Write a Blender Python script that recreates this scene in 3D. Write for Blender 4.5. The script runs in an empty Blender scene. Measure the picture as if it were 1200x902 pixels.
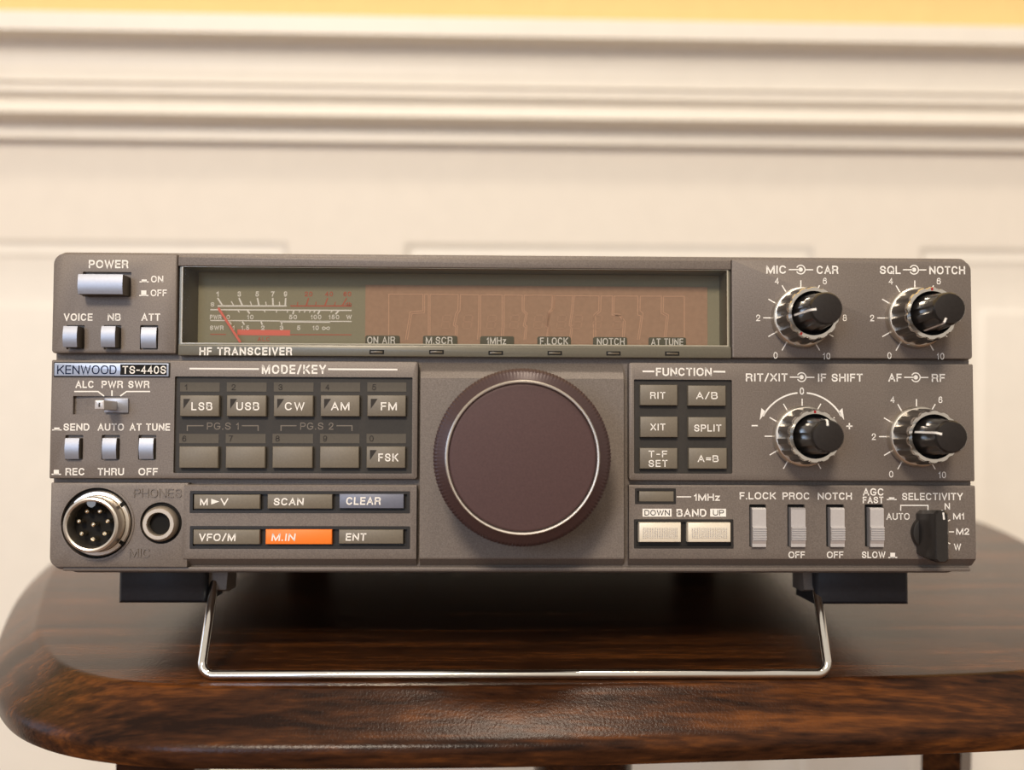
import bpy, bmesh, math, random
from mathutils import Vector, Matrix
random.seed(7)
C = bpy.context.scene.collection
SC = bpy.context.scene
PI = math.pi

# ------------------------------------------------------------------ camera, light, exposure
# radio-local frame in millimetres: X right, Y away from the viewer, Z up; the front panels lie in Y = 0
F_PX, CX, CY = 1300.0, 600.0, 451.0
CAM = Vector((-9.152, -324.36, 39.615))
PITCH, YAW, ROLL = 0.04465, 0.023539, 0.003326
TILT = math.radians(4.5)            # the wire stand lifts the front of the radio
ZT = 0.62                           # table top height
LIFT = 0.03106                      # panel bottom above the table

def cam_axes():
    cp, sp, cy, sy, cr, sr = math.cos(PITCH), math.sin(PITCH), math.cos(YAW), math.sin(YAW), math.cos(ROLL), math.sin(ROLL)
    f = Vector((sy * cp, cy * cp, sp)); r0 = Vector((cy, -sy, 0)); u0 = r0.cross(f)
    return r0 * cr + u0 * sr, u0 * cr - r0 * sr, f
AX_R, AX_U, AX_F = cam_axes()
RADIO_M = Matrix.Translation((0, 0, ZT + LIFT)) @ Matrix.Rotation(-TILT, 4, 'X')

def P(x, y, w=0.0):
    """point of the plane Y = -w seen at pixel x, y -> (X, Z) in mm"""
    d = AX_F + AX_R * ((x - CX) / F_PX) - AX_U * ((y - CY) / F_PX)
    t = (-w - CAM.y) / d.y
    p = CAM + d * t
    return p.x, p.z

cam = bpy.data.cameras.new('camera'); camo = bpy.data.objects.new('camera', cam); C.objects.link(camo)
m3 = Matrix((AX_R, AX_U, -AX_F)).transposed().to_4x4()
m3.translation = CAM * 0.001
camo.matrix_world = RADIO_M @ m3
cam.sensor_width = 36; cam.lens = F_PX / 1200 * 36; cam.clip_start = 0.01; cam.clip_end = 50
cam.dof.use_dof = True; cam.dof.focus_distance = 0.322; cam.dof.aperture_fstop = 8
SC.camera = camo
vs = SC.view_settings
vs.view_transform = 'Standard'; vs.look = 'None'; vs.gamma = 1; vs.use_curve_mapping = False
vs.exposure = 0.06

world = bpy.data.worlds.new('room_glow'); SC.world = world; world.use_nodes = True
nt = world.node_tree; bg = nt.nodes['Background']
tc = nt.nodes.new('ShaderNodeTexCoord'); sx = nt.nodes.new('ShaderNodeSeparateXYZ'); rp = nt.nodes.new('ShaderNodeValToRGB'); mr = nt.nodes.new('ShaderNodeMapRange')
nt.links.new(tc.outputs['Generated'], sx.inputs[0]); nt.links.new(sx.outputs['Z'], mr.inputs[0])
mr.inputs[1].default_value = -1; mr.inputs[2].default_value = 1
nt.links.new(mr.outputs[0], rp.inputs[0]); nt.links.new(rp.outputs[0], bg.inputs[0])
e = rp.color_ramp.elements
e[0].position = 0.30; e[0].color = (0.34, 0.27, 0.21, 1)
e[1].position = 0.75; e[1].color = (0.80, 0.72, 0.62, 1)
k = e.new(0.48); k.color = (0.62, 0.535, 0.45, 1)
bg.inputs[1].default_value = 0.80

def area(name, loc, target, size, size_y, power, col, shape='RECTANGLE'):
    l = bpy.data.lights.new(name, 'AREA'); l.shape = shape; l.size = size
    if shape in ('RECTANGLE', 'ELLIPSE'): l.size_y = size_y
    l.energy = power; l.color = col
    o = bpy.data.objects.new(name, l); C.objects.link(o); o.location = loc
    o.rotation_euler = (Vector(target) - Vector(loc)).to_track_quat('-Z', 'Y').to_euler()
    return o
area('ceiling_lamp', (-0.45, -2.5, 2.35), (0, 0.1, 0.7), 0.55, 0.55, 57, (1.0, 0.87, 0.71), 'DISK')
area('ceiling_lamp', (0.15, -0.35, 2.40), (0.1, -0.2, 0.7), 0.24, 0.24, 9.5, (1.0, 0.87, 0.71), 'DISK')
area('side_window_daylight', (-2.40, 0.10, 1.15), (0, 0.1, 0.62), 0.9, 1.3, 6, (0.50, 0.67, 1.0))
area('window_daylight', (-1.50, -3.40, 1.40), (0, 0, 0.75), 0.85, 1.1, 28, (0.52, 0.70, 1.0))

# ------------------------------------------------------------------ materials
MATS = {}
def mat(name, col, rough=0.5, metal=0.0, spec=0.5, speck=0.0, speck_scale=1500.0, bump=0.0, coat=0.0):
    m = bpy.data.materials.new(name); m.use_nodes = True; n = m.node_tree; b = n.nodes['Principled BSDF']
    b.inputs['Base Color'].default_value = (*col, 1); b.inputs['Roughness'].default_value = rough
    b.inputs['Metallic'].default_value = metal; b.inputs['Specular IOR Level'].default_value = spec
    if coat: b.inputs['Coat Weight'].default_value = coat; b.inputs['Coat Roughness'].default_value = 0.1
    t = n.nodes.new('ShaderNodeTexCoord'); no = n.nodes.new('ShaderNodeTexNoise')
    no.inputs['Scale'].default_value = speck_scale; no.inputs['Detail'].default_value = 2
    n.links.new(t.outputs['Object'], no.inputs['Vector'])
    if speck:
        r = n.nodes.new('ShaderNodeValToRGB'); r.color_ramp.elements[0].position = 0.3; r.color_ramp.elements[1].position = 0.7
        r.color_ramp.elements[0].color = (*[c * (1 - speck) for c in col], 1)
        r.color_ramp.elements[1].color = (*[min(1, c * (1 + speck)) for c in col], 1)
        n.links.new(no.outputs['Fac'], r.inputs[0]); n.links.new(r.outputs[0], b.inputs['Base Color'])
    if bump:
        bu = n.nodes.new('ShaderNodeBump'); bu.inputs['Strength'].default_value = bump; bu.inputs['Distance'].default_value = 0.0002
        n.links.new(no.outputs['Fac'], bu.inputs['Height']); n.links.new(bu.outputs[0], b.inputs['Normal'])
    MATS[name] = m
    return m
mat('panel_paint', (0.172, 0.142, 0.121), 0.48, 0.18, 0.38, 0.18, 2600, 0.12)
mat('case_paint', (0.150, 0.125, 0.105), 0.5, 0.1, 0.4, 0.1, 2200, 0.15)
mat('frame_black', (0.014, 0.011, 0.009), 0.45, 0, 0.4, 0.1, 1500)
mat('recess_black', (0.032, 0.027, 0.022), 0.55, 0, 0.35, 0.08, 1500)
mat('hole_black', (0.008, 0.007, 0.006), 0.7, 0, 0.2)
mat('key_grey', (0.168, 0.141, 0.104), 0.48, 0, 0.45, 0.06, 1800, 0.05)
mat('strip_grey', (0.098, 0.084, 0.066), 0.6, 0, 0.3, 0.04)
mat('print_white', (0.86, 0.82, 0.76), 0.5, 0, 0.3)
mat('print_grey', (0.21, 0.18, 0.15), 0.6, 0, 0.2)
mat('print_dark', (0.035, 0.030, 0.026), 0.6, 0, 0.2)
mat('print_navy', (0.010, 0.015, 0.045), 0.9, 0, 0.0)
mat('print_red', (0.80, 0.17, 0.12), 0.5, 0, 0.3)
mat('print_dim_red', (0.50, 0.13, 0.085), 0.6, 0, 0.2)
mat('mark_red', (0.35, 0.012, 0.012), 0.4, 0, 0.3)
mat('silver_plastic', (0.33, 0.345, 0.395), 0.42, 0.6, 0.5, 0.03, 1500)
mat('badge_silver', (0.42, 0.47, 0.58), 0.42, 0.5, 0.5, 0.02, 900)
mat('lever_silver', (0.60, 0.57, 0.56), 0.38, 0.45, 0.5, 0.03, 1500)
mat('button_side', (0.085, 0.072, 0.058), 0.5, 0, 0.4)
mat('chrome', (0.80, 0.77, 0.72), 0.13, 1.0, 0.5, 0.02, 700)
mat('dark_metal', (0.15, 0.135, 0.118), 0.30, 0.9, 0.5, 0.04, 900)
mat('collar_metal', (0.50, 0.43, 0.35), 0.5, 0.85, 0.5, 0.03, 900)
mat('satin_metal', (0.70, 0.65, 0.58), 0.33, 1.0, 0.5, 0.03, 900)
mat('knob_black', (0.020, 0.017, 0.015), 0.28, 0, 0.5, 0.1, 1500)
mat('knob_cap', (0.019, 0.015, 0.013), 0.5, 0, 0.22, 0.1, 1500)
mat('dial_maroon', (0.060, 0.033, 0.032), 0.34, 0.15, 0.5, 0.08, 2400, 0.03)
mat('dial_inlay', (0.076, 0.040, 0.038), 0.5, 0.1, 0.3, 0.08, 2000, 0.03)
mat('key_orange', (0.95, 0.22, 0.025), 0.42, 0, 0.4, 0.03)
mat('key_blue', (0.165, 0.175, 0.225), 0.40, 0.1, 0.5, 0.04)
mat('key_cream', (0.80, 0.72, 0.58), 0.35, 0.1, 0.5, 0.03)
mat('meter_face', (0.30, 0.275, 0.19), 0.7, 0, 0.2, 0.03)
mat('freq_face', (0.42, 0.265, 0.18), 0.7, 0, 0.2, 0.05, 700)
mat('freq_line', (0.62, 0.38, 0.26), 0.7, 0, 0.2)
mat('freq_segment', (0.48, 0.30, 0.205), 0.7, 0, 0.2)
mat('tab_olive', (0.115, 0.108, 0.075), 0.6, 0, 0.2)
mat('bezel_olive', (0.150, 0.135, 0.100), 0.30, 0.2, 0.5, 0.05)
mat('lit_edge', (0.42, 0.38, 0.29), 0.2, 0, 0.6)  # pale olive paints in the light caught along the window pane's edge
mat('lamp_lens', (0.10, 0.078, 0.05), 0.3, 0, 0.5)
mat('rubber_black', (0.010, 0.011, 0.015), 0.45, 0, 0.4, 0.15, 900)
mat('gold_pin', (0.86, 0.74, 0.55), 0.18, 1.0, 0.5)
mat('ceiling_white', (0.80, 0.76, 0.68), 0.8)
mat('wall_yellow', (0.78, 0.57, 0.25), 0.75, 0, 0.3, 0.02, 60)
mat('wall_cream', (0.84, 0.77, 0.67), 0.55, 0, 0.4, 0.015, 60)
mat('trim_cream', (0.88, 0.82, 0.72), 0.42, 0, 0.45, 0.015, 60)
mat('floor_wood', (0.16, 0.085, 0.045), 0.4, 0, 0.4, 0.3, 12)

def glass():
    m = bpy.data.materials.new('smoked_glass'); m.use_nodes = True; n = m.node_tree
    for x in list(n.nodes): n.nodes.remove(x)
    o = n.nodes.new('ShaderNodeOutputMaterial'); tr = n.nodes.new('ShaderNodeBsdfTransparent'); gl = n.nodes.new('ShaderNodeBsdfGlossy')
    tr.inputs[0].default_value = (0.90, 0.89, 0.86, 1); gl.inputs['Roughness'].default_value = 0.03
    fr = n.nodes.new('ShaderNodeFresnel'); fr.inputs[0].default_value = 1.45; mx = n.nodes.new('ShaderNodeMixShader')
    n.links.new(fr.outputs[0], mx.inputs[0]); n.links.new(tr.outputs[0], mx.inputs[1]); n.links.new(gl.outputs[0], mx.inputs[2]); n.links.new(mx.outputs[0], o.inputs[0])
    MATS['smoked_glass'] = m
glass()

def wood():
    m = bpy.data.materials.new('table_wood'); m.use_nodes = True; n = m.node_tree; b = n.nodes['Principled BSDF']
    t = n.nodes.new('ShaderNodeTexCoord'); mp = n.nodes.new('ShaderNodeMapping'); mp.inputs['Scale'].default_value = (5, 75, 75)
    n.links.new(t.outputs['Object'], mp.inputs[0])
    n1 = n.nodes.new('ShaderNodeTexNoise'); n1.inputs['Scale'].default_value = 1.3; n1.inputs['Detail'].default_value = 6; n1.inputs['Roughness'].default_value = 0.65; n1.inputs['Distortion'].default_value = 0.6
    n.links.new(mp.outputs[0], n1.inputs['Vector'])
    mp2 = n.nodes.new('ShaderNodeMapping'); mp2.inputs['Scale'].default_value = (110, 700, 700); n.links.new(t.outputs['Object'], mp2.inputs[0])
    n2 = n.nodes.new('ShaderNodeTexNoise'); n2.inputs['Scale'].default_value = 1.0; n2.inputs['Detail'].default_value = 3; n.links.new(mp2.outputs[0], n2.inputs['Vector'])
    mix = n.nodes.new('ShaderNodeMath'); mix.operation = 'MULTIPLY_ADD'; mix.inputs[1].default_value = 0.45
    n.links.new(n2.outputs['Fac'], mix.inputs[0]); n.links.new(n1.outputs['Fac'], mix.inputs[2])
    r = n.nodes.new('ShaderNodeValToRGB'); el = r.color_ramp.elements
    el[0].position = 0.56; el[0].color = (0.013, 0.005, 0.0028, 1); el[1].position = 0.98; el[1].color = (0.16, 0.052, 0.012, 1)
    k = el.new(0.74); k.color = (0.048, 0.017, 0.0065, 1)
    n.links.new(mix.outputs[0], r.inputs[0]); n.links.new(r.outputs[0], b.inputs['Base Color'])
    b.inputs['Roughness'].default_value = 0.25; b.inputs['Specular IOR Level'].default_value = 0.15
    b.inputs['Coat Weight'].default_value = 0.0; b.inputs['Coat Roughness'].default_value = 0.14
    n3 = n.nodes.new('ShaderNodeTexNoise'); n3.inputs['Scale'].default_value = 1300; n3.inputs['Detail'].default_value = 2; n.links.new(t.outputs['Object'], n3.inputs['Vector'])
    bu = n.nodes.new('ShaderNodeBump'); bu.inputs['Strength'].default_value = 0.22; bu.inputs['Distance'].default_value = 0.0003
    n.links.new(n3.outputs['Fac'], bu.inputs['Height']); n.links.new(bu.outputs[0], b.inputs['Normal'])
    MATS['table_wood'] = m
wood()

# ------------------------------------------------------------------ mesh helpers (all shapes in mm)
MM = 0.001
class MB:
    def __init__(s): s.v = []; s.f = []
    def add(s, vs, fs):
        b = len(s.v); s.v += [tuple(p) for p in vs]; s.f += [tuple(i + b for i in q) for q in fs]; return s
    def loops(s, rings, cap0=True, cap1=True, closed=True):
        """skin successive rings of equal length"""
        n = len(rings[0]); vs = [p for r in rings for p in r]; fs = []
        for a in range(len(rings) - 1):
            for i in range(n if closed else n - 1):
                j = (i + 1) % n
                fs.append((a * n + i, a * n + j, (a + 1) * n + j, (a + 1) * n + i))
        if cap0: fs.append(tuple(range(n - 1, -1, -1)))
        if cap1: fs.append(tuple(range((len(rings) - 1) * n, len(rings) * n)))
        return s.add(vs, fs)
    def bm(s):
        bm = bmesh.new(); vv = [bm.verts.new(Vector(p) * MM) for p in s.v]
        for f in s.f:
            try: bm.faces.new([vv[i] for i in f])
            except ValueError: pass
        return bm
    def mesh(s, name, ang=35, fix=True):
        bm = s.bm()
        if fix: bmesh.ops.recalc_face_normals(bm, faces=bm.faces)
        me = bpy.data.meshes.new(name); bm.to_mesh(me); bm.free()
        for p in me.polygons: p.use_smooth = True
        me.set_sharp_from_angle(angle=math.radians(ang))
        return me
    def build(s, name, m, parent=None, ang=35, fix=True):
        o = bpy.data.objects.new(name, s.mesh(name, ang, fix)); C.objects.link(o)
        o.data.materials.append(MATS[m] if isinstance(m, str) else m)
        if parent: o.parent = parent
        return o
    # ---- shapes
    def box(s, x0, x1, y0, y1, z0, z1, bev=0.0):
        """chamfered box, front (small y) carries the chamfer on all its edges"""
        if x0 > x1: x0, x1 = x1, x0
        if z0 > z1: z0, z1 = z1, z0
        r = lambda d, y: [(x0 + d, y, z0 + d), (x1 - d, y, z0 + d), (x1 - d, y, z1 - d), (x0 + d, y, z1 - d)]
        rings = [r(0, y1), r(0, y0 + bev)] + ([r(bev * 0.35, y0 + bev * 0.3), r(bev, y0)] if bev else [])
        return s.loops(rings)
    def plate(s, x0, x1, z0, z1, y0, y1, rad, bev=0.4, rads=None):
        """rounded-corner plate, chamfered front"""
        rads = rads or (rad,) * 4
        def ring(d, y):
            o = []
            for (cx, cz, a0, sxx, szz), R in zip(((x0, z0, PI, 1, 1), (x1, z0, 1.5 * PI, -1, 1), (x1, z1, 0, -1, -1), (x0, z1, PI / 2, 1, -1)), rads):
                R2 = max(R - d, 0.02); ccx, ccz = cx + sxx * (d + R2), cz + szz * (d + R2)
                for i in range(7):
                    a = a0 + PI / 2 * i / 6; o.append((ccx + R2 * math.cos(a), y, ccz + R2 * math.sin(a)))
            return o
        return s.loops([ring(0, y1), ring(0, y0 + bev), ring(bev * 0.3, y0 + bev * 0.3), ring(bev, y0)])
    def lathe(s, cx, cz, prof, n=48, fn=None, cap0=True, cap1=True):
        """prof = [(radius, w)] with w towards the viewer; fn(i, a, r, w) -> radius"""
        rings = []
        for i, (r, w) in enumerate(prof):
            ring = []
            for k in range(n):
                a = 2 * PI * k / n; rr = fn(i, a, r, w) if fn else r
                ring.append((cx + rr * math.cos(a), -w, cz + rr * math.sin(a)))
            rings.append(ring)
        return s.loops(rings, cap0, cap1)
    def prism_x(s, prof, x0, x1, bev=0.0):
        """profile [(w, z)] swept along X"""
        return s.loops([[(x, -w, z) for w, z in prof] for x in (x0, x1)])
    def tube(s, path, r, n=14):
        pts = [Vector(p) for p in path]; rings = []
        up = Vector((0, 1, 0))
        for i, p in enumerate(pts):
            t = (pts[min(i + 1, len(pts) - 1)] - pts[max(i - 1, 0)]).normalized()
            a = up - t * up.dot(t)
            if a.length < 1e-3: a = Vector((1, 0, 0)) - t * t.x
            a.normalize(); b = t.cross(a)
            rings.append([tuple(p + a * r * math.cos(2 * PI * k / n) + b * r * math.sin(2 * PI * k / n)) for k in range(n)])
        return s.loops(rings)
    def ribbon(s, pts, th, y, closed=False, cap=True, ext=0.0):
        """flat stroke in the plane Y=y (pts are (X,Z)); ext>0 gives it height"""
        p = [Vector((a, b)) for a, b in pts]
        q = [p[0]]
        for a in p[1:]:
            if (a - q[-1]).length > 1e-5: q.append(a)
        p = q
        if closed and (p[0] - p[-1]).length < 1e-5: p.pop()
        n = len(p)
        if n < 2: return s
        if cap and not closed:
            d = (p[0] - p[1]).normalized(); p[0] = p[0] + d * th * 0.5
            d = (p[-1] - p[-2]).normalized(); p[-1] = p[-1] + d * th * 0.5
        L, R = [], []
        for i in range(n):
            a = p[i - 1] if (i > 0 or closed) else None; b = p[(i + 1) % n] if (i < n - 1 or closed) else None
            d1 = (p[i] - a).normalized() if a is not None else None; d2 = (b - p[i]).normalized() if b is not None else None
            if d1 is None: d1 = d2
            if d2 is None: d2 = d1
            n1 = Vector((-d1.y, d1.x)); n2 = Vector((-d2.y, d2.x)); m = n1 + n2
            if m.length < 0.3: m = n1; kk = 1.0
            else:
                m.normalize(); kk = min(1.0 / max(m.dot(n1), 0.4), 2.2)
            L.append(p[i] + m * th * 0.5 * kk); R.append(p[i] - m * th * 0.5 * kk)
        cnt = n if closed else n - 1
        for i in range(cnt):
            j = (i + 1) % n
            qd = [L[i], R[i], R[j], L[j]]
            if ext:
                s.add([(v.x, y, v.y) for v in qd] + [(v.x, y + ext, v.y) for v in qd], [(0, 1, 2, 3), (7, 6, 5, 4), (0, 4, 5, 1), (1, 5, 6, 2), (2, 6, 7, 3), (3, 7, 4, 0)])
            else:
                s.add([(v.x, y, v.y) for v in qd], [(0, 1, 2, 3)])
        return s
    def poly(s, pts, y):
        return s.add([(a, y, b) for a, b in pts], [tuple(range(len(pts)))])

def carve(o, cutter):
    """subtract the shapes of MB cutter from object o"""
    me = cutter.mesh('cut'); c = bpy.data.objects.new('cut', me); C.objects.link(c); c.parent = o.parent
    md = o.modifiers.new('b', 'BOOLEAN'); md.operation = 'DIFFERENCE'; md.object = c; md.solver = 'EXACT'
    bpy.context.view_layer.update()
    dg = bpy.context.evaluated_depsgraph_get()
    new = bpy.data.meshes.new_from_object(o.evaluated_get(dg)); mts = list(o.data.materials)
    o.modifiers.remove(md); bpy.data.objects.remove(c)
    o.data = new
    if not new.materials:
        for m in mts: new.materials.append(m)
    for p in new.polygons: p.use_smooth = True
    new.set_sharp_from_angle(angle=math.radians(30))
    return o

def root(name, loc, label, cat, group=None, rot=(0, 0, 0)):
    o = bpy.data.objects.new(name, None); C.objects.link(o); o.location = loc; o.rotation_euler = rot
    o.empty_display_size = 0.05
    o['label'] = label; o['category'] = cat
    if group: o['group'] = group
    return o

# ------------------------------------------------------------------ stroke lettering (grotesque capitals)
def EL(cx, cy, rx, ry, a0, a1, n=10, p=0.86):
    o = []
    for i in range(n + 1):
        a = math.radians(a0 + (a1 - a0) * i / n); c, s_ = math.cos(a), math.sin(a)
        o.append((cx + rx * math.copysign(abs(c) ** p, c), cy + ry * math.copysign(abs(s_) ** p, s_)))
    return o
def CR(pts, n=5):
    o = []
    for i in range(len(pts) - 1):
        p0 = pts[max(i - 1, 0)]; p1 = pts[i]; p2 = pts[i + 1]; p3 = pts[min(i + 2, len(pts) - 1)]
        for k in range(n):
            t = k / n
            o.append(tuple(0.5 * (2 * b + (c - a) * t + (2 * a - 5 * b + 4 * c - d) * t * t + (-a + 3 * b - 3 * c + d) * t ** 3) for a, b, c, d in zip(p0, p1, p2, p3)))
    return o + [pts[-1]]
S_PTS = [(.96, .74), (.84, .93), (.5, 1), (.18, .93), (.05, .75), (.18, .58), (.5, .51), (.84, .42), (.98, .25), (.84, .06), (.5, 0), (.16, .07), (.02, .27)]
G = {
 'A': (.74, [[(0, 0), (.5, 1), (1, 0)], [(.2, .32), (.8, .32)]]),
 'B': (.66, [[(0, 0), (0, 1)] + EL(.6, .765, .33, .235, 90, -90) + [(0, .53)], [(0, .53)] + EL(.62, .265, .38, .265, 90, -90) + [(0, 0)]]),
 'C': (.72, [EL(.5, .5, .5, .5, 38, 322, 18)]),
 'D': (.70, [[(0, 0), (0, 1)] + EL(.45, .5, .55, .5, 90, -90, 14) + [(0, 0)]]),
 'E': (.60, [[(1, 1), (0, 1), (0, 0), (1, 0)], [(0, .52), (.92, .52)]]),
 'F': (.57, [[(1, 1), (0, 1), (0, 0)], [(0, .51), (.88, .51)]]),
 'G': (.76, [EL(.5, .5, .5, .5, 40, 345, 18) + [(.99, .45), (.55, .45)]]),
 'H': (.70, [[(0, 0), (0, 1)], [(1, 0), (1, 1)], [(0, .52), (1, .52)]]),
 'I': (.19, [[(.5, 0), (.5, 1)]]),
 'K': (.70, [[(0, 0), (0, 1)], [(.95, 1), (0, .36)], [(.32, .58), (1, 0)]]),
 'L': (.56, [[(0, 1), (0, 0), (1, 0)]]),
 'M': (.86, [[(0, 0), (0, 1)], [(1, 0), (1, 1)], [(.04, .97), (.5, .03), (.96, .97)]]),
 'N': (.72, [[(0, 0), (0, 1)], [(1, 0), (1, 1)], [(.03, .97), (.97, .03)]]),
 'O': (.78, [EL(.5, .5, .5, .5, 0, 360, 24)]),
 'P': (.65, [[(0, 0), (0, 1)] + EL(.6, .73, .4, .27, 90, -90) + [(0, .46)]]),
 'Q': (.78, [EL(.5, .5, .5, .5, 0, 360, 24), [(.6, .25), (.98, -.02)]]),
 'R': (.70, [[(0, 0), (0, 1)] + EL(.6, .745, .36, .255, 90, -90) + [(0, .49)], [(.6, .49), (.86, .40), (.9, .2), (.98, 0)]]),
 'S': (.67, [CR(S_PTS)]),
 'T': (.64, [[(0, 1), (1, 1)], [(.5, 1), (.5, 0)]]),
 'U': (.70, [[(0, 1), (0, .35)] + EL(.5, .33, .5, .33, 180, 360, 12) + [(1, 1)]]),
 'V': (.70, [[(0, 1), (.5, 0), (1, 1)]]),
 'W': (1.0, [[(0, 1), (.25, 0), (.5, .96), (.75, 0), (1, 1)]]),
 'X': (.70, [[(0, 0), (1, 1)], [(0, 1), (1, 0)]]),
 'Y': (.70, [[(0, 1), (.5, .42), (1, 1)], [(.5, .42), (.5, 0)]]),
 'Z': (.64, [[(0, 1), (1, 1), (0, 0), (1, 0)]]),
 'z': (.50, [[(0, .68), (1, .68), (0, 0), (1, 0)]]),
 'd': (.58, [[(1, 1), (1, 0)], EL(.5, .34, .5, .34, 0, 360, 16)]),
 'b': (.58, [[(0, 1), (0, 0)], EL(.5, .34, .5, .34, 0, 360, 16)]),
 '0': (.60, [EL(.5, .5, .5, .5, 0, 360, 22)]),
 '1': (.32, [[(.0, .74), (.5, .82), (.85, 1), (.85, 0)]]),
 '2': (.58, [CR([(.03, .68), (.12, .9), (.5, 1), (.88, .9), (.95, .70), (.75, .45), (.25, .2), (.02, 0)]) + [(1, 0)]]),
 '3': (.58, [CR([(.03, .76), (.2, .95), (.5, 1), (.82, .93), (.9, .75), (.8, .58), (.45, .52)]), CR([(.45, .52), (.85, .45), (.98, .26), (.82, .05), (.5, 0), (.16, .06), (.0, .27)])]),
 '4': (.60, [[(.74, 0), (.74, 1), (0, .3), (1, .3)]]),
 '5': (.58, [[(.9, 1), (.18, 1), (.08, .48)] + CR([(.2, .58), (.5, .64), (.85, .54), (.98, .32), (.85, .08), (.5, 0), (.18, .05), (0, .25)])]),
 '6': (.58, [CR([(.92, .78), (.78, .95), (.52, 1), (.2, .88), (.04, .55), (.03, .3), (.15, .06), (.5, 0), (.86, .08), (.97, .31), (.86, .54), (.5, .62), (.16, .52), (.03, .32)])]),
 '7': (.56, [[(0, 1), (1, 1), (.55, .5), (.35, 0)]]),
 '8': (.58, [EL(.5, .765, .42, .235, 0, 360, 18), EL(.5, .265, .5, .265, 0, 360, 18)]),
 '9': (.58, [CR([(.08, .22), (.22, .05), (.48, 0), (.8, .12), (.96, .45), (.97, .7), (.85, .94), (.5, 1), (.14, .92), (.03, .69), (.14, .46), (.5, .38), (.84, .48), (.97, .68)])]),
 '.': (.20, [[(.5, 0), (.5, .02)]]),
 '-': (.40, [[(0, .45), (1, .45)]]),
 '+': (.60, [[(0, .45), (1, .45)], [(.5, .1), (.5, .8)]]),
 '=': (.56, [[(0, .32), (1, .32)], [(0, .62), (1, .62)]]),
 '/': (.46, [[(0, -.05), (1, 1.05)]]),
 '~': (1.2, [[(0.5 + .5 * math.cos(a) * 1.0, .38 + .36 * math.sin(2 * a)) for a in [2 * PI * i / 28 for i in range(29)]]]),
 ' ': (.30, []),
}
def text(mb, st, x0, x1, y0, y1, w, th=0.17, gap=0.13, ext=0.0, slant=0.0):
    """letter string st into the pixel box x0..x1, y0 (cap line)..y1 (base line) on the plane Y=-w"""
    lb = P(x0, y1, w); rb = P(x1, y1, w); lt = P(x0, y0, w); rt = P(x1, y0, w)
    H = ((lt[1] - lb[1]) + (rt[1] - rb[1])) / 2; X0 = (lb[0] + lt[0]) / 2; X1 = (rb[0] + rt[0]) / 2
    dz = (rb[1] - lb[1]) / max(X1 - X0, 1e-6)
    tot = sum(G[c][0] for c in st) + gap * (len(st) - 1)
    ux = (X1 - X0) / tot; cur = X0
    for c in st:
        wd, strokes = G[c]
        tx = min(th * H / ux, wd * 0.9)
        for pl in strokes:
            pts = []
            for x, y in pl:
                gx = cur + ux * (tx / 2 + x * (wd - tx)) ; gz = H * (th / 2 + y * (1 - th))
                pts.append((gx + slant * gz, lb[1] + dz * (gx - X0) + gz))
            mb.ribbon(pts, th * H, -w, ext=ext)
        cur += ux * (wd + gap)
def line(mb, pts, px, w):
    """printed line through pixel points, px wide"""
    mb.ribbon([P(x, y, w) for x, y in pts], px / 4.0, -w, cap=False)
def quad(mb, x0, x1, y0, y1, w):
    a = P(x0, y1, w); b = P(x1, y0, w)
    mb.poly([(a[0], a[1]), (b[0], a[1]), (b[0], b[1]), (a[0], b[1])], -w)
def circ(mb, x, y, rpx, px, w):
    cx, cz = P(x, y, w)
    mb.ribbon([(cx + rpx / 4 * math.cos(2 * PI * i / 24), cz + rpx / 4 * math.sin(2 * PI * i / 24)) for i in range(24)], px / 4, -w, closed=True)
def disc(mb, x, y, rpx, w, n=16):
    cx, cz = P(x, y, w); mb.poly([(cx + rpx / 4 * math.cos(2 * PI * i / n), cz + rpx / 4 * math.sin(2 * PI * i / n)) for i in range(n)], -w)
def pr(x0, x1, y0, y1, w=0.0):
    """pixel box -> X0, X1, Z0, Z1 in mm"""
    a = P(x0, (y0 + y1) / 2, w); b = P(x1, (y0 + y1) / 2, w); c = P((x0 + x1) / 2, y1, w); d = P((x0 + x1) / 2, y0, w)
    return a[0], b[0], c[1], d[1]
def cut_px(mb, x0, x1, y0, y1, depth, w=0.0, rad=0.3):
    X0, X1, Z0, Z1 = pr(x0, x1, y0, y1, w)
    return mb.plate(X0, X1, Z0, Z1, -w - 2.0, -w + depth, rad, 0.0)

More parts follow.
